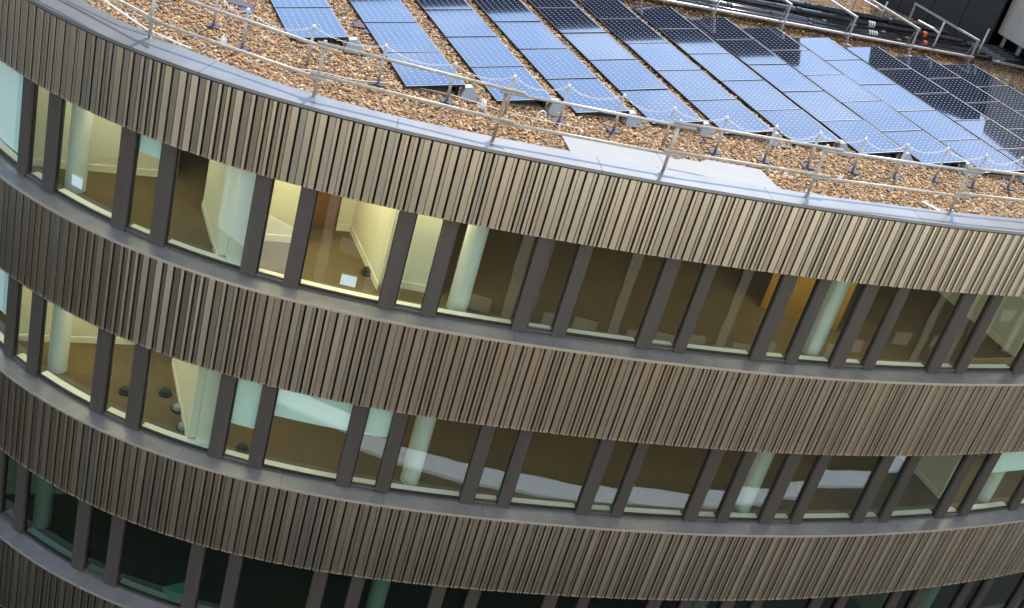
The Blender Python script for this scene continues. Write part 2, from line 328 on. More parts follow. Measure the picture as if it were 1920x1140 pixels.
# windows: arc-length pattern of glazing
WS = [2.6414, 4.005, 4.3368, 4.8041, 5.1253, 6.5163, 6.8359, 7.2942, 7.5969, 8.9748, 9.2888, 9.729, 10.0254, 11.3784, 11.6818, 12.1221, 12.4073, 13.7415, 14.0633, 14.4978, 14.7614, 16.0841, 16.4077, 16.846, 17.1315, 17.8602, 18.1999, 18.6262, 18.9146, 20.2301, 20.5568, 20.9777, 21.2708, 22.5997]
PAN = [(WS[i], WS[i + 1]) for i in range(0, 34, 2)]
PAN = [(-2.19, -.86), (-.54, -.10), (.21, 1.57), (1.88, 2.32)] + PAN + [(22.91, 23.35), (23.66, 25.0), (25.3, 25.75), (26.07, 27.4), (27.7, 28.15), (28.46, 29.8), (30.1, 30.55)]
LEV = [(ZC - k * FH, (ZB if k == 0 else ZD - (k - 1) * FH)) for k in range(3)]
for li, (zs, zt) in enumerate(LEV):
    # ledge
    js = np.arange(SMIN, SMAX, 1.93) + .4 * li
    js = [SMIN] + [j for j in js if j > SMIN + .3] + [SMAX]
    for a, b in zip(js[:-1], js[1:]):
        if b - a < .02: continue
        g = MB(); g.sweep([(-.02, zs - .05), (-.02, zs), (DG + .02, zs + .03), (DG + .02, zs - .05)], a + .003, b - .003, .3); part('window_ledge', g, M_LEDGE, bl)
    g = MB(); g.sweep([(-.028, zs - .052), (-.028, zs + .002), (-.0205, zs + .002), (-.0205, zs - .052)], SMIN, SMAX); part('ledge_lip', g, M_LIP, bl)
    top = zt + .25
    # soffit above the glass
    g = MB(); g.sweep([(.223, zt + .02), (.223, zt + .05), (DG + .1, zt + .05), (DG + .1, zt + .02)], SMIN, SMAX); part('soffit', g, M_GROOVE, bl)
    g = MB(); g.sweep([(DG - .03, zs + .031), (DG - .03, zs + SB - .035), (DG + .05, zs + SB - .035), (DG + .05, zs + .031)], SMIN, SMAX); part('sill_rail', g, M_POST, bl)
    for i in range(len(PAN)):
        a, b = PAN[i]; wide = b - a > .6
        # mullion panel to the right of this pane
        c = PAN[i + 1][0] if i + 1 < len(PAN) else SMAX
        g = MB(); g.sweep([(DG - .075, zs + .032), (DG - .075, zt + .019), (DG + .06, zt + .019), (DG + .06, zs + .032)], b + .012, c - .03, .4)
        for q_ in range(5):
            r0 = b + .035 + q_ * (c - b - .09) / 4; g.sweep([(DG - .083, zs + .04), (DG - .083, zt + .018), (DG - .0751, zt + .018), (DG - .0751, zs + .04)], r0 - .006, r0 + .006, 1)
        part('mullion', g, M_POST, bl)
        fz0 = zs + SB - .034 if wide else zs + SB - .034
        win = MB()
        zb = zs + SB - (.0 if wide else .0)
        for (u0, u1, v0, v1) in ((a - .028, a, fz0, zt + .019), (b, b + .011, fz0, zt + .019), (a, b, fz0, zb)):
            win.sweep([(DG - .02, v0), (DG - .02, v1), (DG + .03, v1), (DG + .03, v0)], u0, u1, .5)
        wo = part('window', win, M_FRAME, bl)
        g = MB(); e = .002; g.sweep([(DG, zb), (DG, zt + .018), (DG + .012, zt + .018), (DG + .012, zb)], a + e, b - e, 9.); part('pane', g, M_GLASS if li < 2 else M_GLASS_SHADE, wo)
        if not wide:
            g = MB(); g.sweep([(DG - .06, zb - .03), (DG - .06, zb - .005), (DG - .022, zb - .005), (DG - .022, zb - .03)], a - .02, b + .01, .5); part('vent_sill', g, M_FRAMEG, wo)
            g = MB(); g.sweep([(DG - .012, zb + .001), (DG - .012, zb + .03), (DG - .002, zb + .03), (DG - .002, zb + .001)], a + .01, b - .01, .5); part('frame', g, M_FRAMEG, wo)
        g = MB(); g.sweep([(DG + .04, zs + SB - .03), (DG + .04, zs + SB - .012), (DG + .19, zs + SB - .012), (DG + .19, zs + SB - .03)], a - .02, b + .02, .5); part('window_board', g, M_BOARD, wo)
    # floor and ceiling
    poly = [PT(s, DG + .07, 0)[:2] for s in np.arange(SMIN, SMAX + .1, .5)] + [(26, 46), (-22, 46), (-22, 34)]
    g = MB(); g.prism(poly, zs - .35, zs - .012); part('floor', g, M_FLOOR, bl)
    g = MB(); g.prism(poly, zt + .42, zt + .5); part('ceiling', g, M_CEIL, bl)
# lower walls down to the street
zl = LEV[2][0] - 2 * 0
g = MB(); g.sweep([(.14, 0), (.14, ZD - 2 * FH + .0), (.22, ZD - 2 * FH + .0), (.22, 0)], SMIN, SMAX); part('base_wall', g, M_GROOVE, bl)
g = MB(); g.prism([(26, 46.05), (-22, 46.05), (-22, 46.3), (26, 46.3)], 0, ZA - .65); part('rear_wall', g, M_BRICK, bl)
g = MB(); g.prism([PT(SMAX, .3, 0)[:2], (26.1, 46), (26.3, 46), (PT(SMAX, .3, 0)[0] + .2, PT(SMAX, .3, 0)[1])], 0, ZA - .65); part('side_wall', g, M_GROOVE, bl)
g = MB(); g.prism([PT(SMIN, .3, 0)[:2], (PT(SMIN, .3, 0)[0] - .2, PT(SMIN, .3, 0)[1]), (-22.2, 34), (-22, 34)], 0, ZA - .65); part('side_wall', g, M_GROOVE, bl)
g = MB(); g.prism([(-22, 34), (-22.2, 34), (-22.2, 46.2), (-22, 46.2)], 0, ZA - .65); part('side_wall', g, M_GROOVE, bl)

# interior of each storey
def wallseg(p, q, z0, z1, th, m, nm='partition', skirt=True):
    p = np.array(p[:2]); q = np.array(q[:2]); d = (q - p) / np.linalg.norm(q - p); n = np.array([-d[1], d[0]]) * th / 2
    g = MB(); g.prism([tuple(p - n), tuple(q - n), tuple(q + n), tuple(p + n)], z0, z1); o = part(nm, g, m, bl)
    if skirt:
        n2 = n * (1 + .03 / th); g = MB(); g.prism([tuple(p - n2), tuple(q - n2), tuple(q + n2), tuple(p + n2)], z0, z0 + .14); part('skirting_board', g, M_SKIRT, bl)
for li, (zs, zt) in enumerate(LEV):
    f = zs - .01; c = zt + .41
    for s_, n_ in ((2.55, .85), (10.45, .86), (17.75, .86), (24.7, .86)):
        x, y, _ = PT(s_, n_, 0); g = MB(); g.tube([(x, y, f), (x, y, c)], .185, 28); part('column', g, M_COL, bl, smooth=False)
    D = np.array([-.4605, .8877])
    # first room from the left
    P1 = np.array([-4.92, 18.15]); P2 = np.array([-2.20, 18.78]); P3 = np.array([10.72, 24.1])
    if li < 2: wallseg(P1 + D * .15, P1 + D * 2.15 if li == 0 else P1 + D * 2.75, f, c, .14, M_WALL)
    B0 = np.array([-8.36, 20.12]) + (np.array([-.05, .15]) if li else 0)
    wallseg(B0 - EN * 1.0, B0 + EN * 1.6, f, c, .12, M_WALL)
    wallseg(B0 + EN * 1.6, B0 + EN * 1.6 + D * 4, f, c, .12, M_WALL, skirt=False)
    if li == 0:
        wallseg(P2 + D * .15, P2 + D * 2.4, f, c, .14, M_WALL)
        e0 = P2 + D * 2.4
        wallseg(e0 - EN * .35, e0, f, c, .12, M_WALL)
        wallseg(e0 - EN * 1.15, e0 - EN * .35, f, f + 2.3, .06, M_DOOR, 'door', skirt=False)
        wallseg(np.array([-5.4, 19.13]), np.array([-3.98, 19.86]), f, c, .12, M_WALL)
        wallseg(np.array([-3.98, 19.86]), np.array([-3.98, 19.86]) + D * .8, f, c, .12, M_WALL, skirt=False)
    wallseg(P3 + D * .1, P3 + D * 2.9, f, c, .14, M_WALL)
    if li == 0:     # ochre timber screen standing behind the right-hand column
        q0 = np.array(PT(17.0, 1.5, 0)[:2]); wallseg(q0 + EN * .5 + D * 1.0, q0 + EN * 1.9 + D * .2, f, c, .08, mat('ochre_panel', (.42, .22, .04), .7), 'timber_screen', skirt=False)
    q0 = np.array([1.0, 27.5]); wallseg(q0 - EN * 9, q0 + EN * 16, f, c, .15, M_DOOR if li else M_WALL, 'core_wall')
    zl_ = .62
    a0 = P1 + D * .12; b0 = np.array(PT(6.74, zl_, 0)[:2]); 
    if li < 2: wallseg(a0 + EN * .075, b0, f, c, .08, M_WALL, 'end_panel')
    if li == 0: wallseg(np.array(PT(9.1, 1.25, 0)[:2]), np.array(PT(10.15, 1.25, 0)[:2]), f, c, .08, M_WALL, 'end_panel')
    # ceiling lights of the glowing rooms, plus added fill lights
    lit = {0: [(-1.5, 1.1), (1.6, 1.1), (3.4, 1.2), (6.3, 1.3), (7.9, 1.5), (9.6, .85), (17.9, 1.25), (24.8, 1.6)], 1: [(-1.5, 1.1), (1.6, 1.1), (3.6, 1.2), (7.2, 1.5), (24.9, 1.6)], 2: []}[li]  # those by the inner end panel and timber screen are added fill
    for s_, n_ in lit:
        x, y, _ = PT(s_, n_, 0); g = MB(); g.box((x, y, c - .03), (1.2, .3, .04), EN); part('ceiling_or_fill_light', g, M_LAMP, bl)
    for s_ in {0: [11.5, 14.5, 17.6, 21], 1: [10.5, 13.5, 16.5, 20], 2: []}[li]:  # fill lights added to brighten the right-hand rooms
        x, y, _ = PT(s_, 2.2, 0); g = MB(); g.box((x, y, c - .03), (1.2, .3, .04), EN); part('ceiling_or_fill_light', g, M_FILL, bl)
    for s_, n_ in ((14.0, 2.0),) if li == 0 else ((19.0, 1.6),):
        pts = []; x, y, _ = PT(s_, n_, 0)
        pts = [(x + .17 * cos(t), y + .17 * sin(t), c - .35) for t in np.linspace(0, 2 * pi, 20)]
        g = MB(); g.tube(pts, .008, 5, cap=False); part('ring_lamp', g, M_RING if li < 2 else M_PLAST, bl)

# blinds
def blind(li, a, b, drop, lab):
    zs, zt = LEV[li]; g = MB(); g.sweep([(DG + .03, zt + .3 - .0), (DG + .03, zt - drop), (DG + .036, zt - drop), (DG + .036, zt + .3)], a - .1, b + .1, .3)
    o = part('roller_blind', g, M_BLIND, bl, label=lab)
blind(0, *PAN[5], .50, 'mint roller blind lowered a third behind a narrow top-floor window')
blind(0, *PAN[2], 1.75, 'mint roller blind lowered fully at the far left of the top floor')
blind(1, *PAN[7], 1.25, 'mint roller blind lowered past half behind a narrow window')
blind(1, *PAN[8], .85, 'mint roller blind half lowered behind a wide window')
blind(1, *PAN[9], .85, 'mint roller blind half lowered behind a narrow window')
blind(1, *PAN[2], 1.3, 'mint roller blind lowered at the far left of the second floor down')
blind(1, *PAN[22], .9, 'mint roller blind half lowered behind the last wide window at right')
# floor outlet boxes and paper notes (loose things inside)
def fbox(x, y, z, lab):
    r = root('floor_box', (x, y, z), lab, 'floor box', 'round black floor boxes inside the rooms')
    g = MB(); g.tube([(x, y, z), (x, y, z + .03)], .13, 18); part('rim', g, M_BLACK, r)
    g = MB(); g.tube([(x, y, z + .03), (x, y, z + .09)], [.10, .085], 18); part('lid', g, M_WEDGE if 'grey-topped' in lab else M_BLACK, r)
fz = [l[0] for l in LEV]
for x, y, li, lab in ((-2.64, 19.4, 0, 'round black floor box by the cream partition on the top floor'), (-5.20, 18.75, 0, 'black floor box close behind the glass left of the blue-tinted partition'),
    (-6.66, 19.2, 1, 'black floor box on the ochre carpet left of a mullion one floor down'), (-5.98, 19.52, 1, 'blue-tinted floor box in the middle of the room one floor down'),
    (-5.58, 19.14, 1, 'upper one of two grey-topped floor boxes beside the slanting skirting'), (-5.28, 18.63, 1, 'lower one of two grey-topped floor boxes beside the slanting skirting'),
    (-4.08, 18.52, 1, 'black floor box close behind the narrow window with a mint blind'), (-4.52, 19.38, 1, 'dark floor box just under the mint blind of the narrow window')):
    fbox(x, y, fz[li], lab)
def note(s, z, lab, w=.27, h=.2):
    g = MB(); g.sweep([(DG - .004, z), (DG - .004, z + h), (DG - .002, z + h), (DG - .002, z)], s, s + w, .1)
    solo('paper_note', g, M_PAPER, lab, 'paper', 'blue papers stuck inside the windows')
note(8.26, ZC + .28, 'pale blue paper stuck low on the wide window in front of the yellow room')
note(3.0, ZC + .38, 'pale blue paper stuck low on the wide window in front of the left column', .25)
# glass tray lying inside the dark floor
x, y, _ = PT(6.35, .75, 0); g = MB(); g.box((x, y, fz[2] + .06), (.6, .36, .10), (1, .9)); 
t = root('glass_tray', (x, y, fz[2]), 'turquoise glass sheet lying behind the dark bottom-floor window', 'glass sheet')
part('sheet', g, mat('turquoise_glass', (.16, .42, .42), .2), t)
g = MB(); g.box((x, y, fz[2] + .12), (.64, .4, .015), (1, .9)); part('rim', g, mat('turquoise_rim', (.35, .7, .68), .3), t)

# ---------------------------------------------------------------- roof surface
def gravel_mat():
    m, n, l, p = newmat('gravel_stones'); a = n.new('ShaderNodeAttribute'); a.attribute_name = 'stone'
    l.new(a.outputs['Color'], p.inputs['Base Color']); p.inputs['Roughness'].default_value = .7
    return m
def bed_mat():
    m, n, l, p = newmat('gravel_bed'); tc = n.new('ShaderNodeTexCoord'); v = n.new('ShaderNodeTexVoronoi'); v.inputs['Scale'].default_value = 24
    l.new(tc.outputs['Object'], v.inputs[0]); r = n.new('ShaderNodeValToRGB'); sx = n.new('ShaderNodeSeparateColor'); l.new(v.outputs['Color'], sx.inputs[0]); l.new(sx.outputs[0], r.inputs[0])
    e = r.color_ramp.elements; e[0].color = (.08, .05, .035, 1); e[1].color = (.42, .27, .15, 1); x = r.color_ramp.elements.new(.5); x.color = (.22, .13, .07, 1)
    l.new(r.outputs[0], p.inputs['Base Color']); b = n.new('ShaderNodeBump'); b.inputs['Strength'].default_value = .8; b.inputs['Distance'].default_value = .03; b.invert = True
    l.new(v.outputs['Distance'], b.inputs['Height']); l.new(b.outputs[0], p.inputs['Normal']); p.inputs['Roughness'].default_value = .9; return m
g = MB(); g.prism(roofpoly(.40, .02), ZA - .065, ZA - .03); structure('roof_gravel_bed', g, bed_mat())
STRIPU = [4.943, 6.638, 8.259, 9.777, 11.328, 12.886, 14.444, 15.963, 17.466, 19.009, 20.615, 22.196, 23.798]
STRIPB = [-20.453, -18.80, -18.66, -18.58, -18.53, -18.49, -18.44, -18.32, -18.19, -18.11, -18.04, -17.95, -17.91]
NPAN = [4, 5, 5, 5, 5, 5, 5, 5, 5, 5, 5, 5, 5]
PL, PW, TAU = 1.5736, 1.046, .156
SHEETS = [[(-.05, 19.84), (1.70, 20.30), (1.95, 19.66), (1.8, 19.58), (.22, 19.04)], [(1.62, 20.28), (2.0, 20.20), (2.14, 20.36), (2.42, 20.42), (2.55, 20.66), (3.55, 20.98), (3.87, 20.26), (3.07, 19.95), (1.86, 19.63)]]
def inpoly(P, poly):
    ins = np.zeros(len(P), bool); n = len(poly)
    for i in range(n):
        x1, y1 = poly[i]; x2, y2 = poly[(i + 1) % n]
        c = ((y1 > P[:, 1]) != (y2 > P[:, 1])) & (P[:, 0] < (x2 - x1) * (P[:, 1] - y1) / (y2 - y1 + 1e-12) + x1); ins ^= c
    return ins
def gravel():
    K = 300000; P = np.stack([nr.uniform(-13, 16, K), nr.uniform(16.5, 43, K)], 1)     # ~390 per m2
    rel = np.stack([P[:, 0], P[:, 1], np.full(K, ZA - Z0)], 1); d = rel @ fw
    u = FPX * (rel @ CR) / d / 960; v = FPX * (rel @ CU) / d / 570
    k = (abs(u) < 1.12) & (abs(v) < 1.18); P = P[k]
    ok = inpoly(P, ROOFP) ; P = P[ok]
    # nearest plan point
    n_ = np.empty(len(P)); s_ = np.empty(len(P))
    for a in range(0, len(P), 20000):
        q = P[a:a + 20000]; dd = (q[:, 0:1] - PX[::4][None]) ** 2 + (q[:, 1:2] - PY[::4][None]) ** 2; i = dd.argmin(1) * 4
        n_[a:a + 20000] = -(q[:, 0] - PX[i]) * np.sin(HD[i]) + (q[:, 1] - PY[i]) * np.cos(HD[i]); s_[a:a + 20000] = SS[i]
    ci = np.interp(s_, [2.3, 4.3, 5.45, 6.2, 8.6, 11.6, 15.4, 21], [.78, .67, .62, .53, .42, .50, .45, .53])
    ok = n_ > ci + .02
    for sh in SHEETS: ok &= ~inpoly(P, sh)
    U = P @ EN; V = P @ ED
    for us, vb, npn in zip(STRIPU, STRIPB, NPAN):
        ok &= ~((U > us + .12) & (U < us + .93) & (V < vb - .5) & (V > vb - npn * PL + .15))
    ok &= ~((V < -33.0) & (P[:, 0] < 7.0))
    P = P[ok]; n_ = n_[ok]
    near = (P[:, 1] < 24.5); 
    extra = P[near] + nr.uniform(-.03, .03, (near.sum(), 2)); P = np.concatenate([P, extra])
    K = len(P)
    t = (1 + 5 ** .5) / 2
    B = np.array([(-1, t, 0), (1, t, 0), (-1, -t, 0), (1, -t, 0), (0, -1, t), (0, 1, t), (0, -1, -t), (0, 1, -t), (t, 0, -1), (t, 0, 1), (-t, 0, -1), (-t, 0, 1)], float); B /= np.linalg.norm(B[0])
    T = np.array([(0, 11, 5), (0, 5, 1), (0, 1, 7), (0, 7, 10), (0, 10, 11), (1, 5, 9), (5, 11, 4), (11, 10, 2), (10, 7, 6), (7, 1, 8), (3, 9, 4), (3, 4, 2), (3, 2, 6), (3, 6, 8), (3, 8, 9), (4, 9, 5), (2, 4, 11), (6, 2, 10), (8, 6, 7), (9, 8, 1)])
    sc = nr.gamma(7, 1 / 7., K)[:, None] * .022 * np.stack([nr.uniform(.85, 1.5, K), nr.uniform(.7, 1.05, K), nr.uniform(.45, .8, K)], 1)
    sc = np.clip(sc, .008, .06)
    Vv = B[None] * sc[:, None, :] * nr.uniform(.82, 1.12, (K, 12, 1))
    yaw = nr.uniform(0, 2 * pi, K); ti = nr.normal(0, .35, K)
    x = Vv[..., 0]; y = Vv[..., 1]; z = Vv[..., 2]
    x, z = x * np.cos(ti)[:, None] - z * np.sin(ti)[:, None], x * np.sin(ti)[:, None] + z * np.cos(ti)[:, None]
    x, y = x * np.cos(yaw)[:, None] - y * np.sin(yaw)[:, None], x * np.sin(yaw)[:, None] + y * np.cos(yaw)[:, None]
    zz = ZA - .03 + nr.uniform(-.004, .028, K)
    W = np.stack([x + P[:, 0:1], y + P[:, 1:2], z + zz[:, None]], -1).reshape(-1, 3)
    F = (T[None] + (np.arange(K) * 12)[:, None, None]).reshape(-1, 3)
    me = bpy.data.meshes.new('roof_gravel'); me.vertices.add(len(W)); me.vertices.foreach_set('co', W.ravel().astype(np.float32))
    me.loops.add(F.size); me.loops.foreach_set('vertex_index', F.ravel().astype(np.int32))
    me.polygons.add(len(F)); me.polygons.foreach_set('loop_start', (np.arange(len(F)) * 3).astype(np.int32)); me.polygons.foreach_set('loop_total', np.full(len(F), 3, np.int32))
    pal = np.array([(.50, .285, .13), (.42, .215, .085), (.54, .35, .185), (.33, .165, .075), (.58, .42, .27), (.24, .145, .09), (.60, .48, .35), (.14, .11, .10), (.36, .28, .23), (.52, .25, .085), (.20, .18, .19), (.66, .56, .44)])
    pr = np.array([.17, .15, .14, .11, .10, .09, .04, .06, .04, .08, .04, .01]); c = pal[nr.choice(len(pal), K, p=pr / pr.sum())] * np.array([.97, 1.03, .97]) * nr.uniform(.8, 1.2, (K, 1))
    c = np.clip(c, 0, .85); col = np.ones((K, 12, 4)); col[..., :3] = c[:, None]
    me.update(calc_edges=True); at = me.color_attributes.new('stone', 'FLOAT_COLOR', 'POINT'); at.data.foreach_set('color', col.ravel().astype(np.float32))
    me.materials.append(gravel_mat()); me.validate()
    o = bpy.data.objects.new('roof_gravel', me); SC.collection.objects.link(o)
    tag(o, 'orange and brown rounded gravel covering the flat roof', 'gravel', kind='stuff'); print('stones', K)
gravel()

# ---------------------------------------------------------------- solar panels
def panel_parts():
    w, l = PW, PL - .030        # x across (low to high), y along
    fr = MB(); t = .04
    fr.box((w / 2, .006, -t / 2), (w, .012, t)); fr.box((w / 2, l - .006, -t / 2), (w, .012, t))
    fr.box((.006, l / 2, -t / 2), (.012, l - .024, t)); fr.box((w - .006, l / 2, -t / 2), (.012, l - .024, t))
    rim = MB()
    rim.box((w / 2, .006, .0015), (w, .011, .002)); rim.box((w - .006, l / 2, .0015), (.011, l - .024, .002))
    bk = MB(); bk.box((w / 2, l / 2, -.010), (w - .0245, l - .0245, .008))
    ce = MB(); nx, ny = 8, 12; px = (w - .04) / nx; py = (l - .04) / ny; c = .020; gap = .0012
    for i in range(nx):
        for j in range(ny):
            x0 = .02 + i * px + gap; x1 = .02 + (i + 1) * px - gap; y0 = .02 + j * py + gap; y1 = .02 + (j + 1) * py - gap; z = -.0045
            ce.add([(x0 + c, y0, z), (x1 - c, y0, z), (x1, y0 + c, z), (x1, y1 - c, z), (x1 - c, y1, z), (x0 + c, y1, z), (x0, y1 - c, z), (x0, y0 + c, z)], [tuple(range(8))])
    return (('frame', mesh('frame', fr, M_PFRAME)), ('edge_strip', mesh('edge_strip', rim, M_PRIM)), ('backsheet', mesh('backsheet', bk, M_BACK)), ('cells', mesh('cells', ce, M_CELL)))
PP = panel_parts()
ORD = ['first', 'second', 'third', 'fourth', 'fifth', 'sixth', 'seventh', 'eighth', 'ninth', 'tenth', 'eleventh', 'twelfth', 'last']
ROWN = ['nearest the roof edge', 'second from the roof edge', 'in the middle of its row', 'second from the pipe rack', 'nearest the pipe rack']
ZP = Z0 - 6.9152
for k, (u0, vb, npn) in enumerate(zip(STRIPU, STRIPB, NPAN)):
    for j in range(npn):
        v1 = vb - j * PL; dt = rng.gauss(0, .0035); dr = rng.gauss(0, .003)
        x, y = G(u0, v1); o = bpy.data.objects.new('solar_panel', None); SC.collection.objects.link(o); o.empty_display_size = .2
        o.location = (x, y, ZP)
        ex = Vector((EN[0] * cos(TAU + dt), EN[1] * cos(TAU + dt), sin(TAU + dt))); ey0 = Vector((-ED[0] , -ED[1], dr)).normalized(); ez = ex.cross(ey0).normalized(); ey = ez.cross(ex)
        o.matrix_world = Matrix(((ex.x, ey.x, ez.x, x), (ex.y, ey.y, ez.y, y), (ex.z, ey.z, ez.z, ZP), (0, 0, 0, 1)))
        tag(o, '%s solar panel of the %s row from the left' % ({0: 'front', 1: 'second', 2: 'third', 3: 'fourth', 4: 'fifth'}[j] + (' and rearmost' if j == npn - 1 else ''), ORD[k]), 'solar panel', 'solar panels in tilted rows on the gravel roof')
        for nm, me in PP:
            c = bpy.data.objects.new(nm, me); SC.collection.objects.link(c); c.parent = o
            if nm == 'cells': c['kind'] = 'stuff'
    # ballast tray under the row
    lab = '%s row of solar panels from the left' % ORD[k]
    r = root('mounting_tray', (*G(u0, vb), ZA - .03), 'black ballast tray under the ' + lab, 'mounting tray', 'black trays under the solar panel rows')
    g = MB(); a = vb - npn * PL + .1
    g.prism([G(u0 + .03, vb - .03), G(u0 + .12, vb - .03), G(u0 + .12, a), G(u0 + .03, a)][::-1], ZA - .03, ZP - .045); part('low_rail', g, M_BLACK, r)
    g = MB(); g.prism([G(u0 + PW - .12, vb - .12), G(u0 + PW - .05, vb - .12), G(u0 + PW - .05, a), G(u0 + PW - .12, a)][::-1], ZA - .03, ZP + .10); part('high_rail', g, M_BLACK, r)
    for j in range(npn + 1):
        g = MB(); v = vb - .16 - j * (npn * PL - .3) / npn
        g.prism([G(u0 + .13, v + .10), G(u0 + PW - .13, v + .10), G(u0 + PW - .13, v - .10), G(u0 + .13, v - .10)][::-1], ZA - .03, ZA + .01); part('cross_tray', g, M_WEDGE, r)
    # end wedge
    r = root('end_wedge', (*G(u0 + PW, vb), ZA - .03), 'grey metal wedge ending the ' + lab, 'bracket', 'grey wedges at the ends of the panel rows')
    g = MB(); ux = u0 + PW - .02; b0 = [G(ux - .10, vb + .17), G(ux + .38, vb - .02), G(ux + .40, vb - .25), G(ux - .04, vb - .10)]
    t0 = [G(ux + .02, vb + .03), G(ux + .18, vb - .04), G(ux + .19, vb - .2), G(ux + .03, vb - .14)]
    g.hexa([(*p, ZA - .03) for p in b0], [(*p, ZA + .17) for p in t0]); part('sheet', g, M_WEDGE, r)
    g = MB(); p = G(ux + .12, vb + .17); g.box((*p, ZA - .01), (.40, .14, .035), EN); part('foot', g, M_BLACK, r)

# ---------------------------------------------------------------- sheets, vents, cable on the gravel
for si, (sh, lab) in enumerate(zip(SHEETS, ('left white sheet lying on the gravel beside the roof edge', 'right white sheet with cut-outs lying on the gravel beside the roof edge'))):
    g = MB(); g.prism(sh, ZA + .0, ZA + .018 + .006 * si); solo('white_sheet', g, M_SHEET, lab, 'sheet', 'white sheets on the gravel')
MATS = [((-4.15, 22.45), .1, 'dark rubber mats between the first and second panel rows'), ((-6.3, 21.6), .4, 'dark rubber mats near the left end of the chain barrier')]
def vent(x, y, lab, r=.045, h=.15):
    t = root('roof_vent', (x, y, ZA - .03), lab, 'vent', 'small white roof vents')
    g = MB(); g.tube([(x, y, ZA - .03), (x, y, ZA + h)], r, 14); part('pipe', g, M_PLAST, t, True)
    g = MB()
    for i in range(3):
        a = i * 2.1; g.tube([(x + .03 * cos(a), y + .03 * sin(a), ZA + h), (x + .03 * cos(a), y + .03 * sin(a), ZA + h + .035)], .013, 8)
    part('cap', g, M_PLAST, t)
vent(-5.81, 19.24, 'small white roof vent near the third chain post from the left', .05, .12)
vent(-1.43, 19.88, 'small white roof vent near a scaffold upright left of the white sheets')
vent(5.09, 21.69, 'white roof vent stub right of the fourth scaffold upright', .04, .1)
vent(4.0, 21.0, 'low white roof vent beside the right end of the white sheets', .03, .05)
g = MB(); x, y = -.50, 20.0; g.tube([(x, y, ZA - .03), (x, y, ZA + .16), (x + .02, y, ZA + .21), (x + .07, y + .02, ZA + .235), (x + .12, y + .03, ZA + .21), (x + .14, y + .04, ZA + .13)], .014, 8)
solo('bent_pipe', g, M_PLAST, 'thin white gooseneck pipe in front of the third panel row', 'pipe', smooth=True)
g = MB(); g.tube([(-6.1, 18.55, ZA + .04), (-6.9, 18.66, ZA + .10), (-7.35, 18.78, ZA + .2), (-8.3, 19.25, ZA + .32), (-9.4, 20.0, ZA + .4)], .016, 8)
solo('white_batten', g, M_PLAST, 'thin white batten sloping from the left guard rail post to the coping', 'batten')
g = MB(); g.prism([(6.70, 21.92), (6.78, 21.98), (7.08, 21.72), (7.0, 21.66)], ZA - .0, ZA + .012); solo('metal_offcut', g, M_GALV, 'thin pale strip lying on gravel near the right scaffold upright', 'offcut')
for xa, ya, xb, yb, lab in ((-4.6, 19.0, -2.9, 19.75, 'thin pale cable lying on gravel behind the second scaffold upright'), (-2.6, 19.9, .3, 20.25, 'thin pale cable running under the panels to the bent pipe')):
    g = MB(); g.tube([(xa + (xb - xa) * t, ya + (yb - ya) * t + .05 * sin(7 * t), ZA + .03 + .01 * sin(9 * t)) for t in np.linspace(0, 1, 12)], .007, 5)
    solo('thin_cable', g, M_PLAST, lab, 'cable', 'pale cables on the gravel')

for (x, y), wd, lab in MATS:
    g = MB(); g.box((x, y, ZA + .012), (.45, .3, .02), (1, .5 - wd)); g.box((x + .2, y - .28, ZA + .016), (.3, .22, .02), (1, .2 + wd))
    solo('rubber_mat', g, M_RUB, lab, 'mat', 'dark rubber mats on the gravel')
# ---------------------------------------------------------------- front scaffold guard rail
PS = [-1.9, 1.1, 4.15, 7.2, 10.2, 13.2, 16.05, 19.25, 22.3, 25.3]; PN = [.6, .6, .55, .45, .41, .46, .54, .62, .6, .6]
gr = root('guard_rail', (*PT(12, .5, 0)[:2], ZA), 'scaffold tube guard rail with two rails along the curved roof edge', 'railing')
pc = [PT(s, n, 0)[:2] for s, n in zip(PS, PN)]
for i, (x, y) in enumerate(pc):
    g = MB(); g.tube([(x, y, ZA), (x + .01, y, ZA + .93)], .030, 10); part('upright', g, (M_SCAF, M_GALV, M_RUSTY)[[0, 0, 1, 0, 2, 1, 0, 0, 0, 0][i]] if i != 4 else mat('brown_tube', (.36, .25, .16), .6, .2, var=.2), gr, True)
    g = MB(); g.box((x, y, ZA + .02), (.09, .09, .012)); part('foot_plate', g, M_GALV, gr)
    for z in (.36, .86):
        g = MB(); g.box((x, y - .01, ZA + z), (.085, .10, .07), (cos(HDG(PS[i])), sin(HDG(PS[i])))); part('clamp', g, M_RUSTY, gr)
for i in range(len(pc) - 1):
    a = np.array(pc[i]); b = np.array(pc[i + 1]); d = (b - a) / np.linalg.norm(b - a); n = np.array([d[1], -d[0]])
    for z, e0, e1 in ((.35, .12, .25), (.86, .10, .30)):
        o = n * .05; dz = .03 if i % 2 else -.02
        g = MB(); g.tube([(*(a - d * e0 + o), ZA + z + dz), (*(b + d * e1 + o), ZA + z + dz)], .028, 10)
        part('rail', g, M_GALV if (i in (4, 6) and z > .5) else M_SCAF, gr, True)
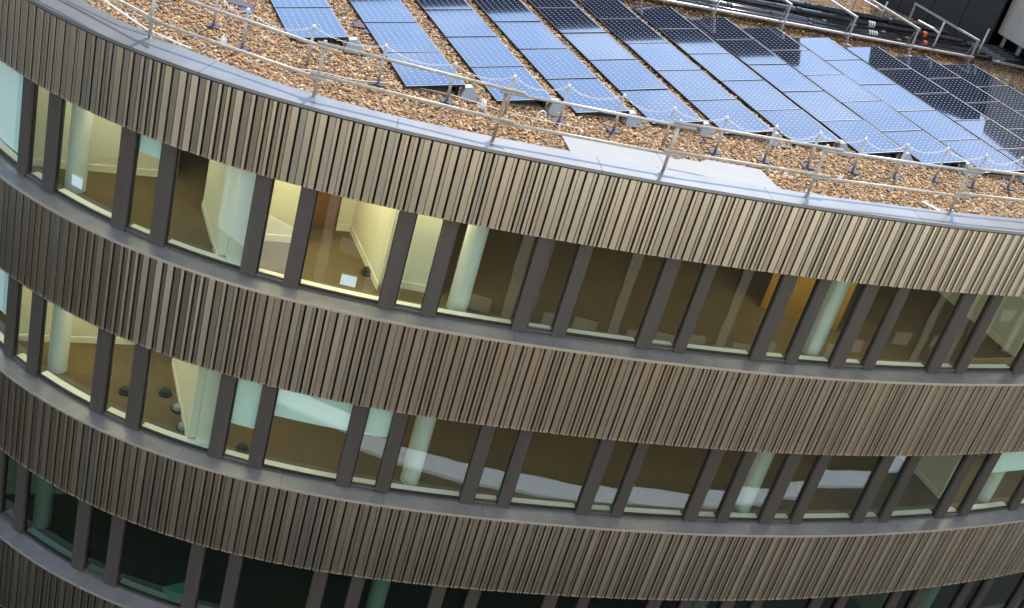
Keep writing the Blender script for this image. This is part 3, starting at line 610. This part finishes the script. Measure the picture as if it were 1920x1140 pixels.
# ---------------------------------------------------------------- chain barrier
CPX = [(-7.3, 20.9), (-6.25, 20.0), (-5.51, 19.33), (-4.43, 19.49), (-3.22, 19.6), (-2.04, 19.74), (-1.05, 20.0), (-.13, 20.37), (.84, 20.75), (1.75, 20.86), (2.71, 21.23), (3.65, 21.57), (4.51, 21.97), (5.44, 22.48), (6.32, 22.9), (7.22, 23.46), (8.07, 23.79), (8.95, 24.4)]
WHERE = ['leftmost, off the picture corner', 'behind the left end of the top rail', 'third from the left, before the leftmost panel row', 'fourth from the left, under the leftmost panel', 'left of the second panel row', 'at the front corner of the second row',
         'by the brown scaffold upright', 'before the fourth panel row', 'at the front of the fifth row', 'behind the scaffold upright on the white sheets', 'above the right white sheet', 'right of the white sheets', 'behind the fourth scaffold upright from left', 'sixth from the right', 'fifth from the right', 'fourth from the right', 'second from the right edge', 'beyond the right picture edge']
for i, (x, y) in enumerate(CPX):
    r = root('chain_post', (x, y, ZA - .02), 'grey chain barrier post, ' + WHERE[i], 'post', 'posts of the chain barrier'); r.rotation_euler = (0, 0, 0)
    g = MB(); g.tube([(x, y, ZA), (x + rng.uniform(-.015, .015), y, ZA + .66)], .027, 10); part('pole', g, M_GALV, r, True)
    if i not in (3, 6, 9): g = MB(); g.box((x, y, ZA + .012), (.23, .23, .02), (1, rng.uniform(-.3, .5))); part('base', g, M_RUB, r)
    g = MB(); g.tube([(x, y, ZA + .66), (x, y, ZA + .69), (x, y, ZA + .71)], [.027, .032, .012], 10); part('cap', g, M_PLAST, r, True)
def link(mb, c, d, roll):
    d = d / np.linalg.norm(d); a = np.cross(d, [0, 0, 1]); a /= np.linalg.norm(a); b = np.cross(a, d); s_ = a * cos(roll) + b * sin(roll)
    pts = [c + d * .034 * cos(t) + s_ * .016 * sin(t) for t in np.linspace(0, 2 * pi, 9)]
    mb.tube(pts, .0048, 4, cap=False)
for i in range(len(CPX) - 1):
    a = np.array([*CPX[i], ZA + .67]); b = np.array([*CPX[i + 1], ZA + .67]); D_ = np.linalg.norm(b - a); g = MB(); n = int(D_ / .054); sag = rng.uniform(.10, .17)
    f = lambda t: a + (b - a) * t - np.array([0, 0, 4 * sag * t * (1 - t)])
    for j in range(n): t = (j + .5) / n; link(g, f(t), f(t + .01) - f(t - .01), (j % 2) * pi / 2 + .4)
    solo('plastic_chain', g, M_PLAST, 'white plastic chain sagging between posts: %s' % WHERE[i].split(',')[0], 'chain', 'white chains of the barrier')

# ---------------------------------------------------------------- pipe rack behind the panels
E1 = np.array([.9024, .431]); E2 = np.array([-.431, .9024]); PR0 = np.array([.85, 30.49])
def RP(t, o): p = PR0 + E1 * t + E2 * o; return float(p[0]), float(p[1])
RACKW = 3.1
for k in range(-4, 3):
    t = 6.3 + 2.07 * k; x, y = RP(t, 0)
    r = root('pipe_gantry', (x, y, ZA), 'galvanised goalpost frame over the black pipes, %s' % ['off picture left end', 'behind the sixth panel row', 'behind the seventh panel row', 'behind the eighth panel row', 'behind the ninth panel row', 'behind the tenth panel row', 'last one before the white pole'][k + 4], 'pipe support', 'galvanised frames of the pipe rack')
    for o in (0, RACKW):
        xx, yy = RP(t, o); g = MB(); g.box((xx, yy, ZA + .35), (.045, .045, .72), E1); part('leg', g, M_GALV, r)
        g = MB(); g.box((xx, yy, ZA - .01), (.2, .2, .025), E1); part('foot_plate', g, M_GALV, r)
    xx, yy = RP(t, RACKW / 2); g = MB(); g.box((xx, yy, ZA + .735), (.07, RACKW + .07, .05), E1); part('arm', g, M_GALV, r)
    g = MB(); xx, yy = RP(t, RACKW / 2); g.box((xx, yy, ZA + .13), (.05, RACKW - .06, .04), E1); part('cross_bar', g, M_GALV, r)
    g = MB(); xx, yy = RP(t - .10, .16); g.tube([(*RP(t - .04, .05), ZA + .62), (*RP(t - .04, .16), ZA + .25)], .010, 6); part('hanger', g, M_GALV, r)
g = MB(); g.tube([(*RP(-2.5, -.04), ZA + .26), (*RP(10.5, -.04), ZA + .26)], .035, 10); solo('rack_rail', g, M_GALV, 'straight pale steel rail along the front of the black pipes', 'rail')
g = MB(); g.box((*RP(13.3, -.25), ZA + .26), (4.2, .09, .05), E1 * 1.0 + E2 * -.12); solo('cable_tray', g, M_GALV, 'short galvanised tray at the right end of the pipes', 'cable tray')
pipes = [(.20, .24, .075), (.42, .27, .10), (.70, .24, .09), (.97, .28, .11), (1.27, .25, .09), (1.52, .28, .10), (1.80, .26, .09), (.56, .49, .08), (1.12, .52, .09), (2.15, .26, .11), (2.5, .28, .11)]
pn = ['nearest the panels, thin', 'second from the panels, thick', 'third from the panels', 'fourth from the panels, thickest', 'fifth from the panels', 'sixth from the panels', 'rearmost inside the frames', 'upper pipe nearer the panels', 'upper pipe further back', 'just behind the frames', 'rearmost of all']
for i, (o, z, rd) in enumerate(pipes):
    end = 11.2 - .12 * i if i < 9 else (6.2, 4.6)[i - 9]; 
    r = root('black_pipe', (*RP(5, o), ZA), 'long shiny black pipe in the rack, ' + pn[i], 'pipe', 'black pipes in the roof rack')
    g = MB(); g.tube([(*RP(-3, o), ZA + z), (*RP(end, o), ZA + z)], rd, 14); part('tube', g, M_PIPE, r, True)
    for q_ in range(4):
        t = -1 + q_ * 3.1 + rng.uniform(-.6, .6)
        if t > end - .3: continue
        g = MB(); g.tube([(*RP(t, o), ZA + z), (*RP(t + .16, o), ZA + z)], rd + .014, 14); part('coupling', g, M_BLACK, r, True)
    if i in (1, 3, 7):
        for w_ in range(4 if i == 1 else 3):
            t = 7.15 + w_ * .075 - (.3 if i == 3 else 0); g = MB(); g.tube([(*RP(t, o), ZA + z), (*RP(t + .045, o), ZA + z)], rd + .004, 14); part('tape_band', g, M_TAPE, r, True)
    if i in (1, 7):
        g = MB(); g.tube([(*RP(9.0, o), ZA + z), (*RP(9.12, o), ZA + z)], rd + .003, 14); part('orange_band', g, M_ORANGE, r, True)
for i in range(5):
    g = MB(); x, y = RP(12.6 + .35 * i, .5 + .12 * i); g.tube([RP(11.3, .15 + .3 * i) + (ZA + .26,), RP(12.2, .2 + .28 * i) + (ZA + .3,), RP(13.4, .35 + .26 * i) + (ZA + .2,), RP(15.5, .3 + .26 * i) + (ZA + .2,)], .085, 12)
    r = solo('pipe_bend', g, M_PIPE, 'matt black pipe turning at the right end of the rack, %s' % ['nearest the panels', 'second', 'third', 'fourth', 'rearmost'][i] + ' of five', 'pipe', 'pipe bends at the end of the rack', True)
for (x, y), h, lab in (((9.09, 34.64), 1.0, 'tall white pole with bracket standing behind the eleventh panel row'), ((10.55, 35.5), 1.03, 'tall white notched pole at the right end of the pipe frames'), ((8.03, 37.39), .62, 'short white pole with bracket at the back of the pipe rack')):
    r = root('white_pole', (x, y, ZA), lab, 'pole', 'white poles around the pipe rack')
    g = MB(); g.tube([(x, y, ZA - .03), (x + .02, y, ZA + h)], .028, 10); part('pole', g, M_GALV, r, True)
    if h != 1.03:
        g = MB(); p = np.array([x, y]); g.tube([(*p, ZA + h - .32), (*(p + E2 * .1 - E1 * .15), ZA + h - .25), (*(p + E2 * .7 - E1 * .25), ZA + h - .25)], .03, 6); part('bracket', g, M_GALV, r)
# light railing behind the pipes
r = root('rear_railing', (*RP(5.5, 4.2), ZA), 'low grey slatted railing behind the pipes at the picture top', 'railing')
for q_ in range(26):
    g = MB(); x, y = RP(5.0 + q_ * .13, 4.9 - q_ * .05); g.box((x, y, ZA + .25), (.02, .02, .5)); part('baluster', g, M_GALV, r)
g = MB(); g.tube([(*RP(5.0, 4.9), ZA + .51), (*RP(8.3, 3.63), ZA + .51)], .03, 8); part('top_rail', g, M_GALV, r)

# ---------------------------------------------------------------- structures behind
A_ = np.array([8.2, 40.6]); B_ = np.array([11.25, 37.45]); ab = (B_ - A_) / np.linalg.norm(B_ - A_)
pe = root('plant_enclosure', (*((A_ + B_) / 2), ZA), 'tall charcoal plant enclosure standing behind the right end of the pipes', 'enclosure')
nb = np.array([-ab[1], ab[0]]); 
def AB(t, o): p = A_ + ab * t + nb * o; return float(p[0]), float(p[1])
LAB = float(np.linalg.norm(B_ - A_))
g = MB(); g.prism([AB(0, .1), AB(LAB, .1), (B_[0] + .75, B_[1] + 2.9), (A_[0] + .5, A_[1] + 3)], ZA - .03, ZA + 4.5); part('core', g, M_PLANT, pe)
for i in range(4):
    g = MB(); a = LAB * i / 4 + .01; b = LAB * (i + 1) / 4 - .01; g.prism([AB(a, 0), AB(b, 0), AB(b, .095), AB(a, .095)], ZA + .02, ZA + 4.5 - .02 * (i % 2)); part('panel', g, M_PLANT, pe)
be = root('concrete_parapet', (13.5, 40, ZA), 'beige concrete wall raised on grey stanchions beyond the charcoal enclosure', 'wall')
g = MB(); c0 = np.array([11.50, 37.7]); dd = np.array([.5, -1.27]); dd /= np.linalg.norm(dd); nn = np.array([.912, .41])
q4 = [c0, c0 + dd * 7, c0 + dd * 7 + nn * .5, c0 + nn * .5]; g.prism([tuple(p) for p in q4], ZA + .62, ZA + 5); part('wall_slab', g, M_BEIGE, be)
for i in range(8):
    p = c0 + dd * (.1 + i * .8) + nn * .25; g = MB(); g.box((p[0], p[1], ZA + .295), (.10, .10, .65)); part('stanchion', g, M_GALV, be)
g = MB(); p0 = c0 + nn * .75 - dd * 5; g.prism([tuple(p0), tuple(p0 + dd * 13), tuple(p0 + dd * 13 + nn * .3), tuple(p0 + nn * .3)], ZA - .03, ZA + 4.9); part('gap_fill_slab', g, M_PLANT, be)  # charcoal slab added to darken the gap and close off the sky behind
tb = root('rear_tower', (-5, 47.5, 0), 'dark clad tower behind the roof, mirrored in the rear solar panels', 'building')
g = MB(); g.add([(-18, 45, 0), (6.2, 45, 0), (6.2, 50, 0), (-18, 50, 0), (-18, 45, ZA + 8.7), (6.2, 45, ZA + 7.1), (6.2, 50, ZA + 7.1), (-18, 50, ZA + 8.7)], [(3, 2, 1, 0), (4, 5, 6, 7), (0, 1, 5, 4), (1, 2, 6, 5), (2, 3, 7, 6), (3, 0, 4, 7)]); part('wall', g, M_PLANT, tb)
print('slats', nslat)
